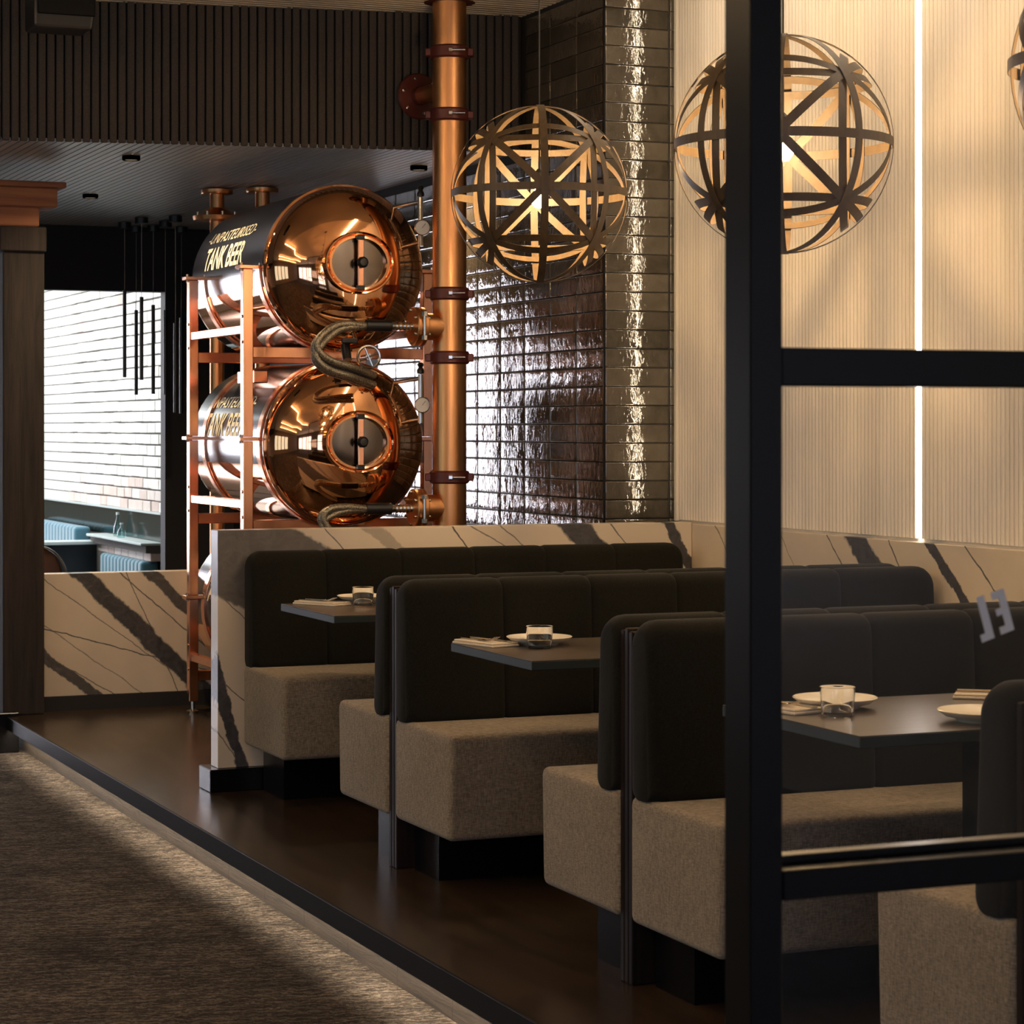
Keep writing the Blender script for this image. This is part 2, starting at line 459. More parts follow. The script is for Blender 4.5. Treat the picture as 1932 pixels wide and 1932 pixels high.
# low marble wall beside the timber column
wl = struct('wall_low', MB().box(2.505, 4.45, 12.1, 12.2, .075, .70, .002, 1), M['marble_low'], 'waist high cream marble wall with diagonal dark veins behind the copper rack')
MB().box(2.505, 4.45, 12.09, 12.21, 0, .075).build('plinth', M['dark_wall'], wl)

# tiled pier: side wall and return
def tile_meshes(sx, sy, sz, axis):
    out = []
    for k in range(5):
        b = bmesh.new(); rr = random.Random(k + 3)
        ga = [-.5, -.494, -.48, -.3, -.1, .1, .3, .48, .494, .5]; gc = [-.5, -.478, -.43, -.15, .15, .43, .478, .5]; nu, nz = len(ga) - 1, len(gc) - 1
        ph = [rr.uniform(0, 6) for _ in range(4)]
        tx, tz = rr.uniform(-.0007, .0007), rr.uniform(-.0004, .0004)
        grid = []
        for i in range(nu + 1):
            row = []
            for j in range(nz + 1):
                a = ga[i]; c = gc[j]
                edge = (.0018 if abs(a) > .499 else .0004 if abs(a) > .49 else 0) + (.0018 if abs(c) > .499 else .0004 if abs(c) > .47 else 0)
                d = .009 - edge + .0005 * math.sin(9 * a + ph[0]) * math.cos(4 * c + ph[1]) + tx * a * 2 + tz * c * 2
                row.append(b.verts.new((-d, a * sx, c * sz) if axis == 'x' else (a * sx, -d, c * sz)))
            grid.append(row)
        for i in range(nu):
            for j in range(nz): b.faces.new((grid[i][j], grid[i + 1][j], grid[i + 1][j + 1], grid[i][j + 1]))
        rim = [grid[i][0] for i in range(nu + 1)] + [grid[nu][j] for j in range(1, nz + 1)] + [grid[i][nz] for i in range(nu - 1, -1, -1)] + [grid[0][j] for j in range(nz - 1, 0, -1)]
        back = []
        for v in rim:
            co = v.co.copy()
            if axis == 'x': co.x = 0
            else: co.y = 0
            back.append(b.verts.new(co))
        for i in range(len(rim)):
            j = (i + 1) % len(rim); b.faces.new((rim[j], rim[i], back[i], back[j]))
        bmesh.ops.recalc_face_normals(b, faces=b.faces)
        me = bpy.data.meshes.new('tile'); b.to_mesh(me); b.free()
        for p_ in me.polygons: p_.use_smooth = True
        me.materials.append(M['tile']); out.append(me)
    return out
PZ = .0843
wt = struct('wall_tiled', MB().box(4.50, 4.7, 9.61, 12.62, 0, ZC), M['grout'], 'wall of dark glazed stacked tiles behind the copper tanks')
wp = struct('wall_tiled_return', MB().box(4.50, 5.1, 9.61, 9.7, 0, ZC), M['grout'], 'tiled return of glazed brown tiles beside the cream wall')
tm = tile_meshes(.2975, 0, PZ - .0032, 'x')
for c in range(10):
    uc = 9.602 + .3 * c + .15
    top = ZC if uc < 10.5 else ZS
    for k in range(-8, 23):
        zc = 1.545 + (k + .5) * PZ
        if zc + PZ / 2 > top: continue
        o = link_mesh('tile', R.choice(tm), None, wt); o.location = (4.5005, uc, zc)
for wdt, x0 in ((.316, 4.494), (.30, 4.816)):
    tr_ = tile_meshes(wdt - .003, 0, PZ - .0032, 'y')
    for k in range(-8, 23):
        zc = 1.545 + (k + .5) * PZ
        if zc + PZ / 2 > ZC: continue
        o = link_mesh('tile', R.choice(tr_), None, wp); o.location = (x0 + wdt / 2, 9.6095, zc)
MB().box(4.486, 4.4945, 9.5995, 9.6085, 0, ZC).build('corner_trim', M['blackmetal'], wp)

# ribbed bulkhead and soffit
BV0, BU0, BV1, BU1 = 4.49, 10.55, 2.0, 11.05
bdir = Vector((BV1 - BV0, BU1 - BU0, 0)); blen = bdir.length; bdir.normalize(); bn = Vector((bdir.y, -bdir.x, 0))
if bn.y > 0: bn = -bn
def bpt(s, d, z): q = Vector((BV0, BU0, 0)) + bdir * s + bn * d; return (q.x, q.y, z)
mb = MB()
for s0, s1 in ((0, 9.6),):
    c = [bpt(s0, 0, ZS + .012), bpt(s1, 0, ZS + .012), bpt(s1, -.12, ZS + .012), bpt(s0, -.12, ZS + .012)]
    d = [(x, y, ZC) for x, y, z in c]
    vs = [mb.b.verts.new(q) for q in c + d]
    for f in ((0, 1, 2, 3), (4, 5, 6, 7), (0, 1, 5, 4), (1, 2, 6, 5), (2, 3, 7, 6), (3, 0, 4, 7)): mb.b.faces.new([vs[i] for i in f])
wb = struct('wall_bulkhead', mb, M['rib_gap'], 'dark bulkhead of vertical ribs above the tanks')
b = MB(); b.box(-.0165, .0165, -.022, 0, -.003, ZC - ZS, .006, 2)
bmesh.ops.recalc_face_normals(b.b, faces=b.b.faces); rib_me = bpy.data.meshes.new('rib'); b.b.to_mesh(rib_me); b.b.free(); shade_auto(rib_me, 50); rib_me.materials.append(M['rib'])
ang = math.atan2(-bn.x, bn.y) + PI
s = .03
while s < 6.0:
    o = link_mesh('rib', rib_me, None, wb); o.location = bpt(s, 0, ZS); o.rotation_euler = (0, 0, ang); s += .0405
mb = MB(); fr_ = lambda v: BU0 + (BV0 - v) * (BU1 - BU0) / (BV0 - BV1) + .01
vs = [mb.b.verts.new(q) for z in (ZS + .012, ZS + .06) for q in ((-5, fr_(-5), z), (4.6, fr_(4.6), z), (4.6, 15.6, z), (-5, 15.6, z))]
for f in ((0, 1, 2, 3), (4, 5, 6, 7), (0, 1, 5, 4), (1, 2, 6, 5), (2, 3, 7, 6), (3, 0, 4, 7)): mb.b.faces.new([vs[i] for i in f])
cs = struct('ceiling_soffit', mb, M['rib_gap'], 'dark ribbed soffit running back under the bulkhead')
# the soffit's front edge stops at the bulkhead
mb = MB(); v = 4.47
while v > -1.8:
    u0 = BU0 + (BV0 - v) * (BU1 - BU0) / (BV0 - BV1)
    mb.box(v - .0165, v + .0165, u0 - .004, 15.5, ZS - .002, ZS + .013); v -= .0405
o = mb.build('soffit_ribs', M['soffit'], cs); o['kind'] = 'stuff'
# main ceiling
cl = struct('ceiling', MB().box(-5, 5.1, -5, 11.9, ZC, ZC + .1), M['ceiling'], 'pale ribbed main ceiling')
mb = MB(); u = 9.0
while u < 11.3:
    mb.box(.0, 4.9, u, u + .03, ZC - .02, ZC); u += .05
o = mb.build('ceiling_ribs', M['ceil_rib'], cl); o['kind'] = 'stuff'

# back room shell
struct('wall_back_header', MB().box(-5, 4.6, 15.5, 15.62, 2.345, 3.2), M['dark_wall'], 'black header over the opening to the back room')
struct('wall_back_pier', MB().box(4.03, 4.62, 15.5, 15.62, -.45, 2.345), M['dark_wall'], 'dark jamb beside the opening to the back room')
struct('wall_right_rear', MB().box(4.5, 4.65, 12.62, 15.5, -.45, 3.2), M['dark_wall'], 'dark wall behind the tanks')
struct('ceiling_back_room', MB().box(-5, 5, 15.6, 24.4, 3.2, 3.3), M['room_wall'], 'ceiling of the back room')
wf = struct('wall_far', MB().box(-5, 5, 24.2, 24.3, -.6, 3.2), M['room_wall'], 'far wall of the back room')
struct('wall_left', MB().box(-5.1, -5, -5, 24.3, -.6, ZC), M['room_wall'], 'left wall of the restaurant')
struct('wall_front', MB().box(-5, 5.1, -5.1, -5, FLO, ZC), M['room_wall'], 'street front wall behind the camera')
# windows
def window(name, label, boxes, mat, frame):
    w = empty(name, boxes[0][:3], label, kind='structure'); w.location = (boxes[0][0], boxes[0][2], boxes[0][4])
    for bx in boxes: MB().box(*bx).build('pane', mat, w)
    for bx in frame: MB().box(*bx).build('window_frame', M['blackmetal'], w)
window('window_2', 'tall daylight window on the far wall', [(-1.3, -.02, 24.15, 24.17, .25, 2.65), (.02, 1.3, 24.15, 24.17, .25, 2.65)], M['backwin'],
       [(-1.4, 1.4, 24.1, 24.2, 2.65, 2.75), (-1.4, 1.4, 24.1, 24.2, .15, .25), (-1.4, -1.3, 24.1, 24.2, .25, 2.65), (1.3, 1.4, 24.1, 24.2, .25, 2.65), (-.02, .02, 24.1, 24.2, .25, 2.65)])
window('window_3', 'roof light over the back room', [(1.2, 3.9, 17.2, 23.0, 3.17, 3.19)], M['skylight'], [(1.1, 1.2, 17.1, 23.1, 3.12, 3.2), (3.9, 4.0, 17.1, 23.1, 3.12, 3.2)])
window('window_4', 'street windows behind the camera', [(x, x + 1.5, -4.99, -4.97, .3, 2.7) for x in (-4.2, -2.5, -.8, 2.6)], M['front'], [(x, x + .2, -4.99, -4.9, .2, 2.8) for x in (-4.4, -2.7, -1.0, .7, 2.4, 4.1)])
window('window_5', 'side windows on the left wall', [(-4.99, -4.97, y, y + 1.7, .5, 2.6) for y in (3.0, 5.0, 7.0, 9.0)], M['left'], [(-4.99, -4.9, y, y + .3, .4, 2.7) for y in (2.7, 4.7, 6.7, 8.7, 10.7)])

# linear lamps of the main ceiling, with an added light for the white wall
def lamp_line(name, label, pts, w, mat, group=None, drop=.02):
    o = MB()
    for (x0, y0), (x1, y1) in zip(pts[:-1], pts[1:]):
        d = Vector((x1 - x0, y1 - y0, 0)); L = d.length; a = math.atan2(d.y, d.x)
        o.box(0, L, -w / 2, w / 2, -.03, 0, mtx=Matrix.Translation((x0, y0, ZC - drop)) @ Matrix.Rotation(a, 4, 'Z'))
    m = o.build(name, mat, None); tag(m, label, 'ceiling lamp', group); return m
lamp_line('linear_lamp', 'long warm linear lamp above the carpet aisle', [(1.3, 3.0), (.7, 4.2), (.7, 6.6), (1.4, 7.8), (1.4, 9.6)], .05, M['ceil_led'], drop=.14)
lamp_line('linear_lamp', 'bent warm linear lamp over the left of the aisle', [(-.6, 1.5), (-.6, 4.0), (-1.2, 5.2), (-1.2, 9.4)], .05, M['ceil_led'], drop=.14)
lamp_line('linear_lamp', 'straight warm linear lamp nearest the side windows', [(-2.6, .5), (-2.6, 9.0)], .05, M['ceil_led'], drop=.14)
lamp_line('wall_fill_light', 'added unseen light line above the cream fluted wall', [(4.30, 2.2), (4.30, 9.1)], .07, M['wall_fill'])  # out of view, added to brighten the fluted wall

for v_, u_, lab_ in ((2.80, 11.42, 'small recessed downlight in the soffit before the low marble wall'), (3.05, 13.4, 'small recessed downlight in the soffit behind the low marble wall'), (4.25, 11.3, 'small recessed downlight in the soffit beside the tiled wall')):
    dl = empty('downlight', (v_, u_, ZS - .02), lab_, 'downlight', 'recessed soffit downlights')
    MB().lathe([(.030, .012), (.030, -.010), (.042, -.012), (.044, -.006), (.044, .012)], (v_, u_, ZS - .012), (0, 0, 1), 24).build('bezel', M['baffle'], dl, 30)
    MB().lathe([(0, .008), (.030, .008)], (v_, u_, ZS - .012), (0, 0, 1), 20).build('lens', M['downlight'], dl)
# brick wall of the back room
wbk = struct('wall_brick', MB().box(4.565, 4.85, 17.56, 24.2, -.45, 3.2), M['mortar'], 'whitewashed brick wall of the back room')
bl, bh, gap = .235, .076, .010
bm_ = MB(); bm_.box(-.014, .0, -bl / 2, bl / 2, -bh / 2, bh / 2, .004, 1); bmesh.ops.recalc_face_normals(bm_.b, faces=bm_.b.faces)
brick_me = bpy.data.meshes.new('brick'); bm_.b.to_mesh(brick_me); bm_.b.free(); brick_me.materials.append(M['brick'])
bare_me = brick_me.copy(); bare_me.materials.clear(); bare_me.materials.append(M['brick_bare'])
rest = MB(); cells = []
for r_ in range(23):
    zc = .80 + bh / 2 + r_ * (bh + gap)
    y = 17.57 + (bl / 2 if r_ % 2 == 0 else 0) - (0 if r_ % 2 == 0 else -bl / 2 * 0)
    y = 17.57 + (0 if r_ % 2 else bl / 2 + gap)
    if r_ % 2 == 0: cells.append((17.57 + bl / 4, zc, .48, r_))
    while y + bl < 23.2:
        cells.append((y + bl / 2, zc, 1.0, r_)); y += bl + gap
cells.sort(key=lambda c: c[0])
for i, (y, zc, sc_, r_) in enumerate(cells):
    jit = R.uniform(-.003, .003)
    if i < 300:
        o = link_mesh('brick', bare_me if (r_ < 2 and R.random() < .75) or (r_ == 2 and R.random() < .4) or R.random() < .02 else brick_me, None, wbk)
        o.location = (4.565 + jit, y, zc + R.uniform(-.002, .002)); o.scale = (1, sc_ * R.uniform(.97, 1.02), R.uniform(.95, 1.02))
    else:
        rest.box(4.551 + jit, 4.565 + jit, y - bl * sc_ / 2, y + bl * sc_ / 2, zc - bh / 2, zc + bh / 2)
o = rest.build('brickwork_rest', M['brick'], wbk); o['kind'] = 'stuff'
for k in range(25):     # end face of the wall
    zc = .40 + bh / 2 + k * (bh + gap)
    o = MB().box(4.57, 4.68 if k % 2 else 4.80, 17.545, 17.562, zc - bh / 2, zc + bh / 2, .003, 1).build('brick', M['brick_bare'] if k < 7 else M['brick'], wbk)
# niche below the bricks
ni = struct('trim_2', MB().box(4.53, 4.57, 17.57, 24.2, .785, .80), M['shelf'], 'pale trim along the foot of the brick wall')
for u0, u1 in ((17.58, 18.32), (18.325, 20.25), (20.255, 21.9), (21.905, 24.1)):
    MB().box(4.55, 4.566, u0, u1, .58, .785).build('niche_tile', M['greentile'], ni)
shf = struct('trim_3', MB().box(4.38, 4.566, 17.57, 19.4, .555, .575, .004, 1), M['shelf'], 'pale shelf under the dark niche')
MB().box(4.42, 4.56, 17.57, 19.4, .50, .555).build('fascia', M['mortar'], shf)
for k in range(8):
    MB().box(4.46, 4.56, 17.58 + k * .235, 17.58 + k * .235 + .225, .435, .495, .003, 1).build('brick', M['brick_bare'], shf)

# glazed partition in front of the near booth
gp = empty('window_1', (1.6, 2.94, FLO), 'black steel framed glass partition with frosted letters', kind='structure')
MB().box(1.578, 1.629, 2.90, 2.976, FLO, ZC, .002, 1).build('post', M['blackmetal'], gp)
MB().box(1.63, 3.6, 2.905, 2.97, 1.507, 1.560, .002, 1).build('transom', M['blackmetal'], gp)
rl = MB().box(1.63, 3.6, 2.90, 2.976, .792, .834, .002, 1).build('rail', M['blackmetal'], gp)
MB().box(1.63, 3.6, 2.945, 2.976, .834, .846, .002, 1).build('glazing_bead', M['blackmetal'], rl)
MB().box(1.63, 3.6, 2.905, 2.97, ZC - .06, ZC).build('head_rail', M['blackmetal'], gp)
MB().box(1.63, 3.6, 2.905, 2.97, FLO, FLO + .06).build('sill_rail', M['blackmetal'], gp)
MB().box(3.6, 3.65, 2.90, 2.976, FLO, ZC, .002, 1).build('post', M['blackmetal'], gp)
panes = []
for z0, z1 in ((FLO + .06, .792), (.846, 1.507), (1.56, ZC - .06)):
    b = MB(); b.face([(1.63, 2.938, z0), (3.6, 2.938, z0), (3.6, 2.938, z1), (1.63, 2.938, z1)])
    panes.append(b.build('pane', M['pane'], gp))
def letter(polys, org, sc_, rot):
    b = MB(); mt = Matrix.Translation(org) @ Matrix.Rotation(-rot, 4, 'Y') @ Matrix.Scale(sc_, 4)
    for x0, x1, z0, z1 in polys: b.box(x0, x1, 0, .01, z0, z1, mtx=mt)
    b.build('letter', M['letter'], panes[1])
letter([(.0, .2, 0, 1.0), (-.14, .0, 0, .17)], (1.989, 2.9355, 1.138), .066, math.radians(17))
letter([(.0, .2, 0, 1.0), (-.17, .0, 0, .17), (-.17, 0, .83, 1), (-.15, 0, .44, .59)], (2.0235, 2.9355, 1.149), .064, math.radians(17))

# ================================================================= BOOTHS
V0, V1 = 2.70, 4.705
def loft(name, mat, par, u0, u1, z0, z1, va, vb, rad, taper=0, out=1, seams=(), nr=6, endR=.05):
    """upholstered block running across the booth; cross-section is a rounded rectangle in (u, z)"""
    eu = min(endR, .022)
    arc = lambda r, d: r - math.sqrt(max(0, r * r - (r - d) ** 2)) if d < r else 0
    ds = [0, .0015, .005, .010, .016, eu] + [x for x in (.03, .042, endR) if x > eu]
    st = [(va + d, arc(eu, d), arc(endR, d)) for d in ds]
    for s_ in seams:
        st += [(s_ - .022, 0, 0), (s_ - .008, .0035, .0035), (s_, .010, .010), (s_ + .008, .0035, .0035), (s_ + .022, 0, 0)]
    st += [(vb - d, arc(eu, d), arc(endR, d)) for d in ds[::-1]]
    b = bmesh.new(); rings = []
    for v, iu, iz in st:
        r = max(.012, rad - iu); ring = []
        a0, a1, c0, c1 = u0 + iu, u1 - iu, z0 + min(iz, .02), z1 - iz
        for cx, cz, s0 in ((a1 - r, c0 + r, -PI / 2), (a1 - r, c1 - r, 0), (a0 + r, c1 - r, PI / 2), (a0 + r, c0 + r, PI)):
            for k in range(nr):
                a = s0 + PI / 2 * k / (nr - 1)
                uu, zz = cx + r * math.cos(a), cz + r * math.sin(a)
                f = (1 - (zz - z0) / (z1 - z0)) * taper
                w = (uu - u0) / (u1 - u0)
                uu += f * (w if out > 0 else -(1 - w))
                ring.append(b.verts.new((v, uu, zz)))
        rings.append(ring)
    n = len(rings[0])
    for A, B in zip(rings[:-1], rings[1:]):
        for k in range(n): b.faces.new((A[k], A[(k + 1) % n], B[(k + 1) % n], B[k]))
    b.faces.new(rings[0]); b.faces.new(rings[-1])
    bmesh.ops.recalc_face_normals(b, faces=b.faces)
    me = bpy.data.meshes.new(name); b.to_mesh(me); b.free(); shade_auto(me, 55)
    return link_mesh(name, me, mat, par)
SEAMS = [V0 + .32 * k for k in (1, 2, 3, 4, 5)]
def half_bench(par, ud, sgn, vb):
    """seat and backrest on one side of the divider; sgn +1 lies beyond it, -1 before it"""
    lo = lambda a, b: (min(a, b), max(a, b))
    s0, s1 = lo(ud, ud + sgn * .505); k0, k1 = lo(ud + sgn * .001, ud + sgn * .115); q0, q1 = lo(ud + sgn * .03, ud + sgn * .25)
    loft('seat', M['seat'], par, s0 + .001, s1, .165, .495, V0 - .02, vb, .022, -.012, sgn, endR=.02)
    loft('backrest', M['back'], par, k0, k1, .47, .952, V0 - .022, vb - .01, .045, .028, sgn, [x for x in SEAMS if x < vb - .1], endR=.055)
    MB().box(V0 + .04, vb, q0, q1, 0, .166).build('base', M['blackmetal'], par)
def bench(ud, label):
    t = empty('booth_bench', (V0, ud, 0), label, 'booth bench', 'benches of the booths')
    for u0, u1, top in ((ud - .036, ud - .014, .918), (ud - .011, ud + .011, .925), (ud + .014, ud + .036, .918)):
        MB().box(V0 - .012, 4.70, u0, u1, 0, top, .003, 1).build('divider_board', M['divider'], t)
    half_bench(t, ud + .037, 1, V1 - .01); half_bench(t, ud - .037, -1, V1 - .01)
    return t
bench(7.39, 'back to back booth bench next to the bench against the marble wall')
bench(5.613, 'back to back booth bench between the second and third tables from the marble wall')
bench(3.835, 'back to back booth bench behind the glass partition')
t = empty('booth_bench', (V0, 9.1, 0), 'single booth bench backed by the veined marble wall', 'booth bench', 'benches of the booths')
loft('seat', M['seat'], t, 8.63, 9.163, .185, .50, V0, 4.66, .022, -.012, -1, endR=.02)
loft('backrest', M['back'], t, 9.075, 9.198, .475, .955, V0 + .01, 4.62, .045, .028, -1, SEAMS, endR=.055)
MB().box(V0 + .08, 4.6, 8.88, 9.15, 0, .186).build('base', M['blackmetal'], t)

def table(uc, label):
    t = empty('booth_table', (3.4, uc, 0), label, 'table', 'tables of the booths')
    MB().box(2.681, 4.55, uc - .314, uc + .314, .7832, .7842).build('tabletop', M['table'], t)
    MB().box(2.68, 4.55, uc - .315, uc + .315, .757, .783, .002, 1).build('edge_band', M['tabedge'], t)  # separate slab added so the rim holds the painted cyan tint
    for v in (3.18, 4.15):
        lg = MB().box(v, v + .10, uc - .05, uc + .05, .012, .756, .003, 1).build('leg', M['blackmetal'], t)
        MB().box(v - .14, v + .24, uc - .2, uc + .2, 0, .012, .002, 1).build('foot_plate', M['blackmetal'], lg)
    return t
table(8.285, 'dark wooden booth table before the marble wall bench')
table(6.53, 'dark wooden booth table in the middle booth')
table(4.75, 'dark wooden booth table seen through the glass partition')

# ---------------------------------------------------------------- table settings
ZT = .7844
def plate(v, u, label):
    o = MB().lathe([(0, .004), (.045, .004), (.05, 0), (.056, 0), (.06, .006), (.084, .012), (.099, .023), (.101, .025), (.099, .0265), (.082, .0165), (.06, .011), (0, .0095)], (v, u, ZT), (0, 0, 1), 40).build('dinner_plate', M['china'], None, 50, (v, u, ZT))
    tag(o, label, 'plate', 'white plates on the booth tables')
def tumbler(v, u, label):
    o = MB().lathe([(0, 0), (.034, 0), (.0365, .003), (.042, .066), (.0405, .0665), (.0395, .064), (.0345, .010), (0, .008)], (v, u, ZT), (0, 0, 1), 32).build('tumbler', M['glass'], None, 40, (v, u, ZT))
    tag(o, label, 'glass', 'water tumblers on the booth tables')
def setting(v, u, label, ang=0):
    n = empty('napkin', (v, u, ZT), 'folded cream napkin ' + label, 'napkin', 'folded napkins')
    q = MB().box(-.05, .05, -.105, .105, 0, .007, .002, 1).build('fold', M['napkin']); q.parent = n
    q2 = MB().box(-.046, .05, -.10, .102, .0072, .013, .002, 1).build('fold', M['napkin']); q2.parent = n
    n.rotation_euler = (0, 0, ang)
    def place(o, dx, lab, cat):
        o.location = Vector((v, u, ZT + .0132)) + Matrix.Rotation(ang, 3, 'Z') @ Vector((dx, 0, 0)); o.rotation_euler = (0, 0, ang); tag(o, lab, cat, cat + 's laid on napkins')
    f = empty('fork'); b = MB()
    b.box(-.005, .005, .0, .10, .001, .004, .001, 1).build('handle', M['cutlery']).parent = f
    b = MB()
    for k in range(4): b.tube([(-.009 + .006 * k, -.035, .004), (-.0095 + .0063 * k, -.065, .010), (-.0095 + .0063 * k, -.085, .017)], [.0016, .0015, .0009], 6)
    b.box(-.0115, .0115, -.037, .002, .001, .0045, .001, 1)
    b.build('tines', M['cutlery']).parent = f
    place(f, -.018, 'steel fork ' + label, 'fork')
    k_ = empty('knife')
    MB().box(-.005, .005, .0, .10, .001, .005, .001, 1).build('handle', M['cutlery']).parent = k_
    MB().box(-.008, .007, -.10, .002, .001, .0025).build('blade', M['cutlery']).parent = k_
    place(k_, .018, 'steel table knife ' + label, 'knife')
plate(2.995, 8.56, 'white coupe plate on the table before the marble wall')
tumbler(2.946, 8.425, 'clear tumbler on the table before the marble wall')
setting(2.81, 8.50, 'on the table before the marble wall', .5)
plate(2.905, 6.68, 'white coupe plate on the middle booth table')
tumbler(2.86, 6.575, 'clear tumbler on the middle booth table')
setting(2.752, 6.74, 'on the middle booth table', .25)
plate(2.899, 4.91, 'white coupe plate behind a tumbler on the table seen through glass')
tumbler(2.826, 4.775, 'clear tumbler on the table seen through glass')
setting(2.76, 4.92, 'beside the tumbler on the table seen through glass', .2)
plate(3.075, 4.56, 'white coupe plate half hidden by the bench behind the glass partition')
setting(3.37, 4.93, 'half hidden by the bench behind the glass partition', .9)

# ================================================================= PENDANTS
def pendant(v, u, z, label, rot):
    t = empty('lattice_pendant', (v, u, z), label, 'pendant lamp', 'lattice globe pendants over the booths')
    Rr = .33
    normals = [(1, 0, 0), (0, 1, 0), (0, 0, 1), (1, 1, 0), (1, -1, 0), (1, 0, 1), (1, 0, -1), (0, 1, 1), (0, 1, -1)]
    rm = Matrix.Rotation(rot, 3, 'Z')
    lat_c = math.asin(.577)
    bands = [(q, 0) for q in normals] + [(q, sg * lat_c) for q in (normals[0], normals[2]) for sg in (-1, 1)]
    for i, (nn, lat) in enumerate(bands):
        n = (rm @ Vector(nn)).normalized()
        a = n.orthogonal().normalized(); c = n.cross(a)
        b = bmesh.new(); rr = Rr - i * .0013; w = .0138; th = .0009; seg = 64; rings = []
        for k in range(seg):
            th_ = 2 * PI * k / seg; d = a * math.cos(th_) + c * math.sin(th_)
            rings.append([b.verts.new((d * math.cos(lat + x / rr) + n * math.sin(lat + x / rr)) * (rr + e)) for e, x in ((th, -w), (th, w), (-th, w), (-th, -w))])
        for k in range(seg):
            A, B = rings[k], rings[(k + 1) % seg]
            for q in range(4): b.faces.new((A[q], A[(q + 1) % 4], B[(q + 1) % 4], B[q]))
        bmesh.ops.recalc_face_normals(b, faces=b.faces)
        me = bpy.data.meshes.new('strip'); b.to_mesh(me); b.free(); shade_auto(me, 40); me.materials.append(M['veneer'])
        o = bpy.data.objects.new('strip', me); COL.objects.link(o); o.parent = t
    def sub(mb, name, mat, sm=40):
        o = mb.build(name, mat, None, sm); o.parent = t; return o
    sub(MB().lathe([(0, -.032), (.018, -.027), (.030, -.010), (.031, .006), (.022, .028), (.014, .042)], (0, 0, -.02), (0, 0, 1), 20), 'bulb', M['bulb'])
    sub(MB().lathe([(0, .04), (.017, .04), (.019, .05), (.019, .10), (.006, .115), (0, .115)], (0, 0, -.02), (0, 0, 1), 16), 'socket', M['black'])
    sub(MB().cyl((0, 0, .09), (0, 0, ZC - z - .012), .003, seg=8), 'cord', M['black'])
    sub(MB().lathe([(0, -.025), (.05, -.022), (.055, 0), (0, 0)], (0, 0, ZC - z - .001), (0, 0, 1), 20), 'canopy', M['black'])
pendant(3.54, 8.14, 2.315, 'wooden lattice globe pendant hanging before the dark tiles', math.radians(-23 + 3))
pendant(3.54, 6.30, 2.300, 'wooden lattice globe pendant crossed by the black post', math.radians(-23 - 9))
pendant(3.50, 4.50, 2.290, 'wooden lattice globe pendant nearest the street', math.radians(-23 + 20))

# ================================================================= TANKS
TV, TR, TU0, TU1 = 3.65, .386, 10.70, 12.0
def bend_text(txt, size, shear, xs, uA, uB, zc, th_mid, par, name, bold=.0):
    cu = bpy.data.curves.new('text', 'FONT'); cu.body = txt; cu.size = 1; cu.shear = shear; cu.align_x = 'CENTER'; cu.align_y = 'CENTER'; cu.offset = bold; cu.resolution_u = 2
    ob = bpy.data.objects.new('text', cu); COL.objects.link(ob)
    bpy.context.view_layer.update()
    me = bpy.data.meshes.new_from_object(ob.evaluated_get(bpy.context.evaluated_depsgraph_get()))
    bpy.data.objects.remove(ob); bpy.data.curves.remove(cu)
    tb_ = bmesh.new(); tb_.from_mesh(me)
    for k in range(-12, 13):
        bmesh.ops.bisect_plane(tb_, geom=tb_.verts[:] + tb_.edges[:] + tb_.faces[:], plane_co=(0, k * .06, 0), plane_no=(0, 1, 0))
    tb_.to_mesh(me); tb_.free()
    xs_ = [v.co.x for v in me.vertices]; x0, x1 = min(xs_), max(xs_); ys = [v.co.y for v in me.vertices]; y0, y1 = min(ys), max(ys)
    rr = TR + .0058
    for v in me.vertices:
        f = (v.co.x - x0) / (x1 - x0); g = ((v.co.y - y0) / (y1 - y0) - .5) * size
        u = uA + (uB - uA) * f; th = th_mid + g / rr
        v.co = (TV - rr * math.cos(th), u, zc + rr * math.sin(th))
    me.update()
    return link_mesh(name, me, M['print'], par)
